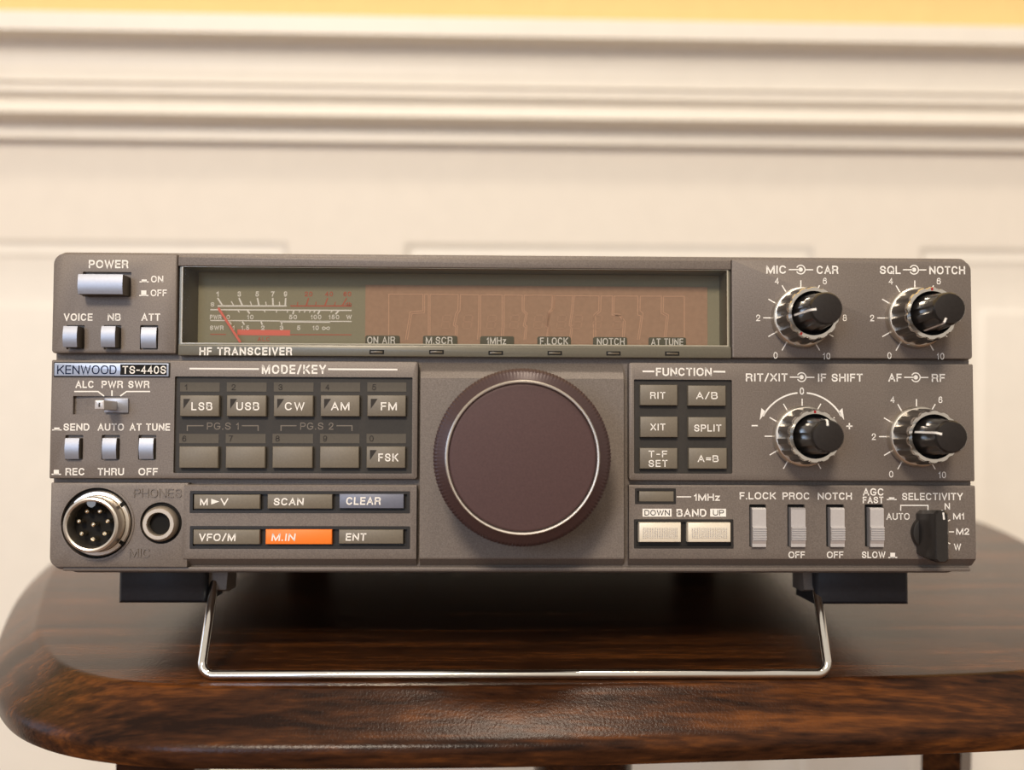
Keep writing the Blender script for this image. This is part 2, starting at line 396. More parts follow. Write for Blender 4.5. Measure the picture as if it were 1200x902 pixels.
# ================================================================== THE ROOM
def world_wall():
    yaw = math.radians(0.75)
    org = Vector((9.3, 526.2, 0)) * MM
    fr = bpy.data.objects.new
    R = Matrix.Translation(org) @ Matrix.Rotation(yaw, 4, 'Z')
    z0 = ZT / MM
    camw = RADIO_M @ (CAM * MM)
    def px(x, y, p=0.0):
        """pixel -> (s along the wall, height) on the plane p mm in front of the wall"""
        d = (RADIO_M.to_3x3() @ (AX_F + AX_R * ((x - CX) / F_PX) - AX_U * ((y - CY) / F_PX)))
        n = R.to_3x3() @ Vector((0, -1, 0)); o = org + n * (p * MM)
        t = (o - camw).dot(n) / d.dot(n); q = camw + d * t
        l = R.inverted() @ q
        return l.x / MM, q.z / MM
    # panelled wall: stiles and rails in one plane, three openings for the raised panels
    top = px(600, 150)[1]
    ztop = (px(30, 283)[1] + px(1170, 287)[1]) / 2
    xs = [px(338, 288)[0], px(474, 288)[0], px(954, 289)[0], px(1078, 289)[0]]
    pw = xs[2] - xs[1]
    pans = [(xs[0] - pw, xs[0]), (xs[1], xs[2]), (xs[3], xs[3] + pw)]
    zbot = 190
    XL, XR = -2600, 2600
    ms = MB()
    cols = [XL] + [v for p in pans for v in p] + [XR]
    rq = lambda m, a, b, c, d, y=0: m.add([(a, y, c), (b, y, c), (b, y, d), (a, y, d)], [(0, 1, 2, 3)])
    rq(ms, XL, XR, ztop, top); rq(ms, XL, XR, 0, zbot)
    for i in range(0, len(cols), 2): rq(ms, cols[i], cols[i + 1], zbot, ztop)
    wl = ms.build('wall_back', 'wall_cream', fix=False); wl['kind'] = 'structure'
    m2 = MB(); rq(m2, XL, XR, top, 2600)
    up = m2.build('wall_back', 'wall_yellow', fix=False); up['kind'] = 'structure'
    obs = [wl, up]
    for i, (a, b) in enumerate(pans):
        prof = [(0, 0), (1.0, 0.6), (3.0, 2.5), (4.6, 3.0), (9.5, 0.9), (10.8, 0.8), (12.2, 2.1), (14, 2.6), (46, 1.4), (47, 1.2), (50.5, -0.8), (52, -1.0)]
        rings = [[(a + d, y, zbot + d), (b - d, y, zbot + d), (b - d, y, ztop - d), (a + d, y, ztop - d)] for d, y in prof]
        mm = MB(); mm.loops(rings, cap0=False)
        o = mm.build('trim_%d' % (i + 2), 'trim_cream', ang=50); o['kind'] = 'structure'
        obs.append(o)
    # chair rail
    rows = [(22, 45), (43, 45), (45, 43), (47, 39.5), (50, 35.5), (54, 32), (59, 29), (65, 26.8), (72, 25.6), (79, 25.2), (86, 25.6), (92, 26.6), (98, 28.6), (102, 29), (103.5, 26.5), (106, 26), (108, 26.6), (110, 27.2), (114.5, 27), (117, 25), (120, 22), (123, 20.5), (126, 21.5), (129, 23.5), (132, 24.5), (138, 25), (141, 22), (145, 15), (150, 10), (155, 7.4), (158, 7.2), (161, 8.0), (168, 8.2), (170, 7), (171, 4)]
    prof = [(0, px(600, 2, 0)[1] - 0)]
    z_top = px(600, 22, 45)[1]
    prof = [(0, z_top + 1.2), (40, z_top + 1.2), (44, z_top + .7)] + [(p, px(600, y, p)[1]) for y, p in rows]
    prof.append((0, prof[-1][1]))
    mm = MB(); mm.loops([[(x, -p, z) for p, z in prof] for x in (XL, XR)])
    o = mm.build('trim_1', 'trim_cream', ang=28); o['kind'] = 'structure'; obs.append(o)
    for o in obs: o.matrix_world = R
world_wall()
mf = MB(); mf.add([(-2600, -4200, 0), (2600, -4200, 0), (2600, 600, 0), (-2600, 600, 0)], [(0, 1, 2, 3)])
fl = mf.build('floor', 'floor_wood', fix=False); fl['kind'] = 'structure'

# ================================================================== THE TABLE
table = root('side_table', (0.03, 0.15, 0.0), 'small dark brown glossy wooden table with a broad sloping rounded edge, under the radio', 'table')
TO = Vector((-30, -150, 0))
def catmull_closed(p, n=8):
    o = []
    L = len(p)
    for i in range(L):
        p0, p1, p2, p3 = p[i - 1], p[i], p[(i + 1) % L], p[(i + 2) % L]
        for k in range(n):
            t = k / n
            o.append(tuple(0.5 * (2 * b + (c - a) * t + (2 * a - 5 * b + 4 * c - d) * t * t + (-a + 3 * b - 3 * c + d) * t ** 3) for a, b, c, d in zip(p0, p1, p2, p3)))
    return o
TOP = [(-194, 156), (-167, 72), (-153, 40), (-139, 17), (-125, 3.5), (-109, -4.5), (-88, -8.6), (-45, -9.2), (0, -8.4), (54, -5), (107, -0.8), (151, 5), (185, 18), (209, 44), (228, 88), (246, 150), (262, 231), (267, 286), (262, 304), (240, 314), (150, 322), (30, 326), (-90, 322), (-184, 314), (-207, 304), (-213, 286), (-209, 230)]
def build_table():
    pts = catmull_closed(TOP, 7)
    n = len(pts); nor = []
    for i in range(n):
        a = Vector(pts[i - 1]); b = Vector(pts[(i + 1) % n]); t = (b - a).normalized(); nor.append(Vector((t.y, -t.x)))
    prof = [(-1.6, 0), (-.4, -0.1), (0.4, -0.5), (1.2, -1.3), (3, -2.7), (7, -5.7), (10.5, -8.6), (12.4, -10.2), (13.6, -11.3), (14.3, -12.6), (14.5, -14), (14.4, -16.8), (13.8, -18.1), (12.6, -18.6), (-6, -18.6)]
    rings = []
    for d, z in prof:
        rings.append([(pts[i][0] + nor[i].x * d + TO.x, pts[i][1] + nor[i].y * d + TO.y, ZT / MM + z) for i in range(n)])
    m = MB(); m.loops(rings)
    m.build('tabletop', 'table_wood', table, ang=40)
    zb = ZT / MM - 18.5
    def leg(cx, cy, wtop, wbot, ang):
        l = MB(); rings = []
        for z, w in ((zb, wtop), (zb - 90, wtop), (0, wbot)):
            rings.append([(cx + TO.x + w / 2 * 1.414 * math.cos(ang + PI / 4 + k * PI / 2), cy + TO.y + w / 2 * 1.414 * math.sin(ang + PI / 4 + k * PI / 2), z) for k in range(4)])
        l.loops(rings); return l.build('leg', 'table_wood', table)
    leg(-121, 66, 26, 18, 0.05)
    leg(174, 110, 15, 12, 0.9)
    p = MB(); rings = []
    cx, cy = 26 + TO.x, 70 + TO.y
    for z, r in ((zb, 17.5), (zb - 60, 17.5), (zb - 80, 21), (zb - 100, 17), (zb - 300, 22), (150, 17), (120, 26), (0, 60)):
        rings.append([(cx + r * math.cos(2 * PI * k / 28), cy + r * math.sin(2 * PI * k / 28), z) for k in range(28)])
    p.loops(rings); p.build('pedestal', 'table_wood', table)
build_table()

# ================================================================== THE RADIO
radio = root('radio_transceiver', (0, 0, ZT + LIFT), 'brown-grey desktop radio transceiver with large dial, standing propped on a wire stand on the table', 'radio', rot=(-TILT, 0, 0))
radio.matrix_world = RADIO_M
def part(mb, name, m, parent=None, label=None, ang=35, fix=True):
    o = mb.build(name, m, parent or radio, ang, fix)
    if label: o['label'] = label
    return o
TW = 0.05     # print sits this far off its surface
prints = {}
def ink(parent, m='print_white'):
    return prints.setdefault((parent.name, m), (parent, m, MB()))[2]
def flush():
    for parent, m, mb in prints.values():
        nm = {'print_white': 'lettering', 'print_grey': 'grey_lettering', 'print_dark': 'dark_lettering', 'print_navy': 'dark_lettering', 'print_red': 'red_scale', 'print_dim_red': 'red_lettering'}[m]
        mb.build(nm, m, parent, fix=False)
    prints.clear()

# ---- case and front bezel
X0, X1, Z0, Z1 = pr(59, 1142.5, 297, 669)
cs = MB(); cs.plate(X0 + 2.5, X1 - 2.5, Z0 - 1.3, Z1 - 1.0, 6.5, 270, 4, 0.6)
case = part(cs, 'case', 'case_paint')
vc = MB()
for sd in (X0 + 2.5, X1 - 2.5):
    for i in range(12):
        y = 60 + i * 9; vc.box(sd - 1, sd + 1, y, y + 3.5, 34, 66)
for i in range(14):
    y = 70 + i * 8; vc.box(-60, 60, y, y + 3, Z1 - 2.5, Z1 + 1)
carve(case, vc)
for sd in (X0 + 2.5, X1 - 2.5):
    for y in (40, 235):
        for z in (22, 74):
            s_ = MB(); sg = 1 if sd > 0 else -1
            s_.loops([[(sd + sg * d, y + r * math.cos(2 * PI * k / 16), z + r * math.sin(2 * PI * k / 16)) for k in range(16)] for r, d in ((3, -0.3), (3, 0.6), (2.2, 1.2))])
            part(s_, 'screw', 'satin_metal')
fb = MB(); fb.plate(X0, X1, Z0, Z1, 3.2, 12, 3, 0.5, rads=(3, 3, 2.5, 2.5))
bezel = part(fb, 'front_bezel', 'panel_paint')
a = pr(209, 857, 309, 406); cw = MB(); cw.box(a[0] + .2, a[1] - .2, -1, 20, a[2], a[3]); carve(bezel, cw)
cc = MB(); cc.box(a[0] + .2, a[1] - .2, 4, 26, a[2], a[3]); carve(case, cc)
# thin lip along the underside of the bezel
lp = MB(); A = pr(74, 1137, 664.2, 669.0, -2); lp.plate(A[0], A[1], A[2], A[3], 1.6, 5, .5, 0.3); part(lp, 'bottom_lip', 'panel_paint')

def panel(name, x0, x1, y0, y1, rads, cuts, w=0.0, back=3.3, bev=0.45):
    X0, X1, Z0, Z1 = pr(x0, x1, y0, y1, w)
    m = MB(); m.plate(X0, X1, Z0, Z1, -w, back, 0.3, bev, rads=rads)
    o = part(m, name, 'panel_paint')
    if cuts: carve(o, cuts)
    return o

# ---- power panel (upper left)
cu = MB()
HOLES_P = [(96.8, 153.8, 318.5, 347.5), (78, 99.2, 380.8, 409.5), (121.7, 142, 380.8, 409.5), (164, 185.3, 380.8, 409.5)]
for h in HOLES_P: cut_px(cu, *h, 1.2)
p_power = panel('power_panel', 61.5, 207, 297, 414, (1, .4, .4, 3.2), cu)
t = ink(p_power)
text(t, 'POWER', 104, 150.5, 304.6, 314.2, TW, .18); text(t, 'ON', 177, 191.3, 323, 330.8, TW, .17); text(t, 'OFF', 176.5, 195.5, 339.2, 347, TW, .17)
text(t, 'VOICE', 74.8, 108.5, 367.2, 375.8, TW, .18); text(t, 'NB', 126.2, 141.5, 367.2, 375.8, TW, .18); text(t, 'ATT', 165.8, 187.7, 367.2, 375.8, TW, .18)
def icon(t, x0, x1, y0, y1, pressed):
    line(t, [(x0, y1 - .6), (x1, y1 - .6)], 1.3, TW); w_ = x1 - x0
    quad(t, x0 + w_ * .22, x1 - w_ * .22, y0, y1, TW)
icon(t, 163.5, 174.5, 327.4, 330.8, 1); icon(t, 163, 174, 340.2, 346.8, 0)

def push_button(name, fx0, fx1, fy0, fy1, w, bulge=0.55):
    A = pr(fx0, fx1, fy0, fy1, w); m = MB(); prof = []
    h = A[3] - A[2]
    for i in range(9):
        u = i / 8; prof.append((w - bulge * (2 * u - 1) ** 2, A[2] + h * u))
    body = MB(); body.loops([[(x, -ww, z) for ww, z in [(-1.0, A[2])] + prof + [(-1.0, A[3])]] for x in (A[0], A[1])])
    o = part(body, name, 'button_side', ang=30)
    o.data.materials.append(MATS['silver_plastic'])
    for p in o.data.polygons:
        if p.normal.y < -0.6: p.material_index = 1
    return o
push_button('power_button', 90.8, 143.3, 321, 344.2, 5.8, 0.45)
for fx0, fx1, fy0, fy1, w in ((73.3, 89.8, 381.8, 406.3, 4.5), (118, 134.5, 381.8, 406.3, 4.0), (164.8, 182.8, 383.3, 407.5, 1.0)):
    push_button('push_button', fx0, fx1, fy0, fy1, w)

# ---- mode panel (middle left): badge, meter switch, buttons, keypad
cu = MB()
HOLES_M = [(76.3, 97.3, 509.5, 538.7), (119, 140.5, 509.5, 538.7), (162, 183, 509.5, 538.7)]
for h in HOLES_M: cut_px(cu, *h, 1.2)
cut_px(cu, 204, 483, 441.5, 554.5, 1.2)
A = pr(85.5, 175.5, 464, 485.5)
cu.add([(A[0], 1.3, A[2]), (A[1], -.3, A[2]), (A[1], -.3, A[3]), (A[0], 1.3, A[3]), (A[0], -2, A[2]), (A[1], -2, A[2]), (A[1], -2, A[3]), (A[0], -2, A[3])],
       [(0, 1, 2, 3), (4, 7, 6, 5), (0, 4, 5, 1), (1, 5, 6, 2), (2, 6, 7, 3), (3, 7, 4, 0)])
p_mode = panel('mode_panel', 58.8, 489.5, 422.5, 561, (.4, .8, .8, .4), cu)
t = ink(p_mode)
text(t, 'ALC', 88.5, 110, 446, 454.5, TW, .18); text(t, 'PWR', 119, 144.2, 446, 454.5, TW, .18); text(t, 'SWR', 150.2, 175.2, 446, 454.5, TW, .18)
line(t, [(87, 458.6), (114.8, 458.6), (122, 464)], 1.5, TW); line(t, [(131.2, 457.3), (131.2, 464)], 1.5, TW); line(t, [(140.8, 464), (148.3, 458.6), (176, 458.6)], 1.5, TW)
icon(t, 61, 72.2, 500.8, 504.2, 1); text(t, 'SEND', 74.3, 104.8, 496, 504.5, TW, .18); text(t, 'AUTO', 114.5, 145.3, 496, 504.5, TW, .18); text(t, 'AT TUNE', 152, 199.3, 496, 504.5, TW, .18)
icon(t, 60.5, 71.5, 550.4, 556.2, 0); text(t, 'REC', 76.7, 99.2, 548.2, 556.8, TW, .18); text(t, 'THRU', 114.5, 145.3, 548.2, 556.8, TW, .18); text(t, 'OFF', 162.2, 185, 548.2, 556.8, TW, .18)
text(t, 'MODE/KEY', 306.8, 382, 427.4, 438, TW, .185, .17); line(t, [(222, 431.8), (303.5, 432.3)], 2, TW); line(t, [(384.5, 432.5), (465.8, 433)], 2, TW)
for fx0, fx1, w in ((75.5, 92, 1.9), (119.3, 135.8, 1.6), (162.5, 179.3, 1.2)):
    push_button('push_button', fx0, fx1, 513.3, 537.7, w)
# badge
A = pr(63.2, 199.5, 424.3, 442); m = MB(); m.plate(A[0], A[1], A[2], A[3], -0.25, 0.5, .3, .1); bd = part(m, 'badge', 'frame_black')
A = pr(64.4, 198.2, 425.6, 440.8); m = MB(); m.plate(A[0], A[1], A[2], A[3], -0.6, 0.2, .2, .15); part(m, 'badge_plate', 'badge_silver', bd)
A = pr(141.8, 196.2, 427, 439.4); m = MB(); m.box(A[0], A[1], -.66, 0, A[2], A[3]); part(m, 'badge_field', 'hole_black', bd)
m = MB(); text(m, 'KENWOOD', 67, 136.5, 428, 438.3, 0.66, .125, .12); part(m, 'dark_lettering', 'print_navy', bd, fix=False)
m = MB(); text(m, 'TS-440S', 143.6, 194.6, 428.7, 437.8, .72, .15, .14); part(m, 'lettering', 'print_white', bd, fix=False)
# meter slide switch
A = pr(122, 150, 466.5, 483.5, .7); m = MB(); m.plate(A[0], A[1], A[2], A[3], -.7, 1.2, .2, .15); ss = part(m, 'slide_switch', 'silver_plastic')
a0 = pr(110.8, 122, 468.7, 479.6, 11.5); m = MB(); m.plate(a0[0], a0[1], a0[2], a0[3], -11.5, 0, .25, .3); lv = part(m, 'switch_tip', 'lever_silver', ss)
m = MB(); m.box(a0[0] + 1.1, a0[1] - 1.1, -11.6, -11, a0[2] + .7, a0[3] - .7); part(m, 'switch_groove', 'print_dark', ss)

# keypad
A = pr(204.3, 482.7, 441.8, 554.2); m = MB(); m.box(A[0], A[1], 1.0, 1.35, A[2], A[3])
pad = part(m, 'keypad_plate', 'recess_black')
t = ink(pad, 'print_grey'); d = ink(pad, 'print_dark')
WK = -1.0 + TW
for s_, c0, c1, a0, a1, b0, b1 in (('PG.S 1', 242.5, 280, 219.5, 238.5, 283.5, 302.5), ('PG.S 2', 351.8, 390.8, 329.3, 347.5, 394.3, 412.5)):
    text(t, s_, c0, c1, 495, 503.3, WK, .13, .16)
    line(t, [(a0, 504.8), (a0, 498.7), (a1, 498.7)], 1.2, WK); line(t, [(b0, 498.7), (b1, 498.7), (b1, 504.8)], 1.2, WK)
rows = [((211, 257.5), (265.8, 312.5), (320.8, 367.5), (375.8, 422), (430.5, 476.2)), ((210, 256.3), (264.5, 311.3), (319.3, 366.8), (375, 421.3), (429.5, 475.7))]
nums = ['12345', '67890']; ys = [(448, 458.8), (508.2, 519.3)]; ky = [(463, 487.8), (523, 548.3)]
leg = [[('LSB', 224.3, 248.8), ('USB', 277, 303.8), ('CW', 333.8, 356.8), ('AM', 388, 409.5), ('FM', 446.3, 465)], [None, None, None, None, ('FSK', 443.3, 466.8)]]
for r_ in range(2):
    for c_ in range(5):
        x0, x1 = rows[r_][c_]; y0, y1 = ys[r_]
        A = pr(x0, x1, y0, y1, -0.9); m = MB(); m.box(A[0], A[1], .88, 1.1, A[2], A[3]); part(m, 'number_strip', 'strip_grey', pad)
        nx = x0 + 5.5 if r_ == 0 else x0 + 3.5
        text(d, nums[r_][c_], nx, nx + (3.0 if nums[r_][c_] == '1' else 4.8), y0 + 2, y0 + 9, -0.8, .13)
        k0, k1 = ky[r_]; W = 1.0
        A = pr(x0 - .2, x1 - .7, k0, k1, W); m = MB(); m.box(A[0], A[1], -W, 1.2, A[2], A[3], .35)
        ko = part(m, 'mode_key', 'key_grey', label='blank mode key' if leg[r_][c_] is None else None)
        L = leg[r_][c_]
        if L:
            yy = (471.2, 480.6) if r_ == 0 else (531.2, 540.6)
            m = MB(); text(m, L[0], L[1], L[2], yy[0], yy[1], W + TW, .155, .2); part(m, 'legend', 'print_white', ko, fix=False)
            m = MB(); m.poly([P(x0 + 4, k0 + 4.2, W + TW), P(x0 + 12, k0 + 4.2, W + TW), P(x0 + 4, k0 + 15.8, W + TW)], -W - TW); part(m, 'mark', 'print_dark', ko, fix=False)

# ---- gain panel (upper right), function panel (middle right)
p_gain = panel('gain_panel', 857.8, 1139, 304.3, 420, (.4, 1, 3.0, .4), None)
cu = MB(); cut_px(cu, 743, 858, 444.7, 554.8, 1.2)
p_func = panel('function_panel', 736.8, 1141.7, 425.6, 563.3, (.8, .4, .4, .8), cu)
A = pr(743.2, 857.8, 444.9, 554.6); m = MB(); m.box(A[0], A[1], 1.0, 1.35, A[2], A[3]); fplate = part(m, 'function_plate', 'recess_black')
t = ink(p_func)
text(t, 'FUNCTION', 768.7, 834, 430.8, 440.4, TW, .18); line(t, [(753, 435), (766.7, 435.1)], 2, TW); line(t, [(836, 435.3), (850, 435.5)], 2, TW)
def src(t, a, b, l1, l2, cx, cy, y0, y1, aw, bw):
    text(t, a, aw[0], aw[1], y0, y1, TW, .17); text(t, b, bw[0], bw[1], y0 + .3, y1 + .3, TW, .17)
    line(t, [(l1, cy), (cx - 1, cy)], 1.4, TW); line(t, [(cx + 5.5, cy + .2), (l2, cy + .2)], 1.4, TW)
    cX, cZ = P(cx, cy, TW); t.ribbon([(cX + 5.2 / 4 * math.cos(math.radians(a_)), cZ + 5.2 / 4 * math.sin(math.radians(a_))) for a_ in range(-155, 156, 14)], 1.3 / 4, -TW, cap=False)
    disc(t, cx, cy, 2.6, TW)
g = ink(p_gain)
src(g, 'MIC', 'CAR', 924.5, 953, 938.3, 315.8, 311, 320.6, (898, 921.5), (957, 982.5)); src(g, 'SQL', 'NOTCH', 1058, 1085.5, 1071.2, 316, 311.5, 321, (1031, 1055.5), (1089, 1131))
src(t, 'RIT/XIT', 'IF SHIFT', 925.5, 954.5, 939.3, 441.8, 437.4, 446.8, (874, 923), (958.3, 1011)); src(t, 'AF', 'RF', 1059.5, 1088, 1073.2, 442, 437.7, 447, (1041, 1056.8), (1091.8, 1107.5))
CENT = [(938.5, 372.3), (1072, 372.5), (940, 511), (1074, 511.5)]
for i, (x, y) in enumerate(CENT):
    tt = g if i < 2 else t
    for k in range(11):
        a = math.radians(240 - 30 * k)
        if i == 2 and k == 5: pass
        line(tt, [(x + 34 * math.cos(a), y - 34 * math.sin(a)), (x + 44 * math.cos(a), y - 44 * math.sin(a))], 1.3, TW)
    if i != 2:
        for s_, a_, rr in (('0', 236, 53), ('2', 180, 50), ('4', 123, 51.5), ('6', 57, 51.5), ('8', 0, 51.5), ('10', -56, 54)):
            a = math.radians(a_); nx, ny = x + rr * math.cos(a), y - rr * math.sin(a); wv = 8.6 if s_ == '10' else 4.8
            text(tt, s_, nx - wv / 2, nx + wv / 2, ny - 3.8, ny + 3.8, TW, .125, .2)
x, y = CENT[2]
text(t, '0', 937.2, 942.2, 454, 462.3, TW, .15)
arc = lambda a0, a1: [(x + 52 * math.cos(math.radians(a)), y + 1 - 52 * math.sin(math.radians(a))) for a in [a0 + (a1 - a0) * i / 12 for i in range(13)]]
line(t, arc(96, 152), 1.9, TW); line(t, arc(84, 28), 1.9, TW)
t.poly([P(890.3, 492, TW), P(892.3, 478, TW), P(897.5, 482.5, TW)], -TW); t.poly([P(989.2, 492, TW), P(987.2, 478, TW), P(982.5, 482.5, TW)], -TW)
line(t, [(880.8, 498.6), (888, 498.6)], 1.6, TW); line(t, [(991.8, 499.2), (999, 499.2)], 1.6, TW); line(t, [(995.4, 495.6), (995.4, 502.8)], 1.6, TW)
# function keys
FK = [('RIT', 750, 794, 450.7, 474.9, 762, 779.6, 459.2, 467.2), ('A/B', 806.2, 850.7, 451.6, 475.4, 815.8, 841, 459.3, 467.5), ('XIT', 750.2, 794.2, 488, 512.2, 762.3, 779.7, 496.2, 504.2), ('SPLIT', 806.5, 851, 488.6, 512.3, 813.4, 845.3, 497.3, 505.5), ('T-F SET', 749.8, 794, 524.8, 549.2, 0, 0, 0, 0), ('A=B', 807, 852, 524.8, 549.2, 817.7, 842, 533.4, 541.2)]
for s_, x0, x1, y0, y1, a, b, c, d_ in FK:
    A = pr(x0, x1, y0, y1, 1.0); m = MB(); m.box(A[0], A[1], -1.0, 1.2, A[2], A[3], .35); ko = part(m, 'function_key', 'key_grey')
    m = MB()
    if a: text(m, s_, a, b, c, d_, 1 + TW, .155, .17)
    else: text(m, 'T-F', 760, 782, 527.9, 535.8, 1 + TW, .15, .22); text(m, 'SET', 760, 782.3, 538.8, 546.9, 1 + TW, .15, .2)
    part(m, 'legend', 'print_white', ko, fix=False)

# ---- concentric knobs
def knob(px, py, ring_mark, ptr, wmin=0):
    cx, cz = P(px, py, 0)
    sc_ = lambda a: max(0.0, math.cos(a * 14 + .4)) ** 0.6
    flute = lambda i, a, r, w: r * (1 - (0.07 if w < 12.4 else 0.045 if r > 7 else 0) * sc_(a))
    bs = MB(); bs.lathe(cx, cz, [(8.95, 0), (8.95, 1.9), (8.75, 2.7), (8.4, 3.0), (8.0, 3.1)], 80)
    ro = part(bs, 'outer_knob', 'satin_metal', ang=24)
    rg = MB(); rg.lathe(cx, cz, [(8.2, 3.0), (8.15, 5), (7.95, 8), (7.75, 10.8), (7.65, 11.9)], 140, flute, False, False)
    part(rg, 'fluted_grip', 'dark_metal', ro, ang=40)
    rg = MB(); rg.lathe(cx, cz, [(7.65, 11.8), (7.62, 12.5), (7.35, 13.0), (6.35, 13.0), (6.2, 12.6), (6.2, 9.5)], 140, flute, False, False)
    part(rg, 'knob_rim', 'chrome', ro, ang=30)
    m = MB(); a = math.radians(ring_mark); pts = []
    for r, w in ((6.5, 13.04), (7.3, 13.04), (7.6, 12.4)):
        pts.append((r, w))
    da = .045
    m.loops([[(cx + r * math.cos(a + s * da), -w, cz + r * math.sin(a + s * da)) for s in (-1, 1)] for r, w in [(p[0] + (.03 if i == 2 else 0), p[1]) for i, p in enumerate(pts)]], False, False, closed=False)
    part(m, 'mark', 'mark_red', ro, fix=False)
    m = MB(); m.lathe(cx, cz, [(6.2, 9.6), (6.2, 9.9)], 40); part(m, 'gap_ring', 'hole_black', ro)
    fl2 = lambda i, a, r, w: r * (1 - (0.075 if 10.5 < w < 23.5 else 0.0) * max(0, math.cos(a * 8)) ** 0.5)
    kn = MB(); kn.lathe(cx, cz, [(5.45, 9.8), (5.45, 12.2), (5.3, 14), (4.95, 18), (4.7, 21.5), (4.62, 23.3), (4.5, 24.3), (4.15, 24.9)], 96, fl2)
    ko = part(kn, 'inner_knob', 'knob_black', ang=40)
    cp = MB(); cp.lathe(cx, cz, [(4.2, 24.7), (4.12, 25.05), (3.9, 25.1)], 40); part(cp, 'knob_cap', 'knob_cap', ko)
    m = MB(); a = math.radians(ptr); rings = []
    for r, w in ((5.48, 12.2), (5.36, 14), (5.02, 18), (4.78, 21.5), (4.70, 23.3), (4.58, 24.4), (4.2, 25.1), (2.9, 25.16)):
        if w < wmin: continue
        ca, sa = math.cos(a), math.sin(a); h = .30
        rings.append([(cx + r * ca + s * h * -sa, -w, cz + r * sa + s * h * ca) for s in (-1, 1)])
    m.loops(rings, False, False, closed=False); part(m, 'pointer', 'print_white', ko, fix=False)
for (x, y), rm, pt in zip(CENT, (238, 90, 90, -5), (186, 246, 94, 166)):
    knob(x, y, rm, pt, 22 if pt == 94 else 0)

# ---- display
A = pr(208.3, 857, 302, 313.5); m = MB(); m.plate(A[0], A[1], A[2], A[3], .3, 3.4, .2, .3); part(m, 'display_header', 'panel_paint')
A = pr(208.5, 857, 404.8, 418); m = MB(); m.plate(A[0], A[1], A[2], A[3], 0, 3.4, .3, .3)
strip = part(m, 'display_sill', 'bezel_olive')
WX0, WX1, WZ0, WZ1 = pr(209, 856.5, 310.5, 405)
m = MB()
fr = lambda d, y: [(WX0 + d, y, WZ0 + d * .6), (WX1 - d, y, WZ0 + d * .6), (WX1 - d, y, WZ1 - d), (WX0 + d, y, WZ1 - d)]
IN = pr(232.5, 843, 321, 411, -10)
m.loops([fr(0, 1.2), fr(0.9, 1.2), fr(1.1, 1.8), [(IN[0], 10.3, WZ0 + .6), (IN[1], 10.3, WZ0 + .6), (IN[1], 10.3, IN[3]), (IN[0], 10.3, IN[3])], fr(-.1, 10.6), fr(0, 9.5)], False, False)
part(m, 'display_frame', 'bezel_olive', ang=20)
m = MB(); g_ = lambda d, y: [(WX0 + .9 + d, y, WZ0 + .55 + d), (WX1 - .9 - d, y, WZ0 + .55 + d), (WX1 - .9 - d, y, WZ1 - .9 - d), (WX0 + .9 + d, y, WZ1 - .9 - d)]
m.loops([g_(0, 1.0), g_(.45, .45)], False, True)
pane = part(m, 'window_glass', 'smoked_glass', ang=10)
m = MB(); m.loops([g_(-.35, 1.3), g_(-.35, .9), g_(.05, .9), g_(.05, 1.3)], False, False); part(m, 'window_edge', 'lit_edge', ang=10)
# meter and frequency faces at the back of the window
D = 10.0; WD = -D + .0
m = MB(); m.add([(WX0, D, WZ0 - 3), (WX1, D, WZ0 - 3), (WX1, D, WZ1), (WX0, D, WZ1)], [(0, 1, 2, 3)]); m.add([(WX0, D + 1, WZ0 - 3), (WX1, D + 1, WZ0 - 3), (WX1, D + 1, WZ1), (WX0, D + 1, WZ1)], [(3, 2, 1, 0)])
face = part(m, 'meter_dial', 'meter_face', fix=False)
t = ink(face); r_ = ink(face, 'print_red'); dr = ink(face, 'print_dim_red')
WT = -D + .06
def mpt(x, y): return (200 + x / 5, 300 + y / 5)
def ml(mb, x0, y0, x1, y1, th): line(mb, [mpt(x0, y0), mpt(x1, y1)], th * 1.25, WT)
def mt(mb, s_, xc, yc, wd, h=26, th=.15):
    x0, y0 = mpt(xc - wd / 2, yc - h / 2); x1, y1 = mpt(xc + wd / 2, yc + h / 2); text(mb, s_, x0, x1, y0, y1, WT, th * 1.2, .18)
for s_, x in zip('13579', (275, 402, 507, 598, 673)): mt(t, s_, x, 222, 15 if s_ == '1' else 21, 30)
mt(t, 'S', 245, 283, 22, 24)
ml(t, 275, 292, 680, 292, 1.4)
for a in ((275, 245, 305, 292), (400, 245, 421, 292), (508, 245, 518, 292), (598, 245, 600, 292), (674, 245, 671, 292)): ml(t, *a, 1.5)
for a in ((355, 265, 371, 292), (466, 265, 475, 292), (557, 267, 561, 292), (637, 267, 639, 292)): ml(t, *a, .9)
ml(dr, 702, 292, 1060, 292, 1.3)
for a in ((808, 245, 794, 292), (920, 245, 903, 292), (1032, 245, 1004, 292)): ml(dr, *a, 1.3)
for a in ((745, 268, 742, 292), (853, 268, 848, 292), (966, 268, 958, 292)): ml(dr, *a, .8)
for s_, x in (('20', 808), ('40', 928), ('60', 1035)): mt(dr, s_, x, 222, 46, 28)
mt(dr, 'db', 1042, 281, 36, 24)
ml(t, 232, 314, 1060, 318, 1.2); ml(t, 232, 377, 1060, 383, 1.0); ml(t, 640, 383, 935, 386, 1.7)
for a in ((450, 318, 463, 337), (721, 318, 716, 341), (874, 318, 862, 341), (986, 318, 966, 341)): ml(t, *a, 1.5)
for a in ((394, 318, 403, 330), (550, 318, 553, 330), (620, 318, 620, 332), (685, 318, 683, 332), (757, 318, 753, 331), (788, 318, 783, 331), (820, 318, 812, 331), (847, 318, 838, 331), (948, 318, 938, 331)): ml(t, *a, .9)
for s_, x, wd in (('PWR', 264, 68), ('0', 337, 20), ('10', 467, 38), ('50', 717, 46), ('100', 852, 62), ('150', 957, 62), ('W', 1045, 32)): mt(t, s_, x, 357, wd, 26)
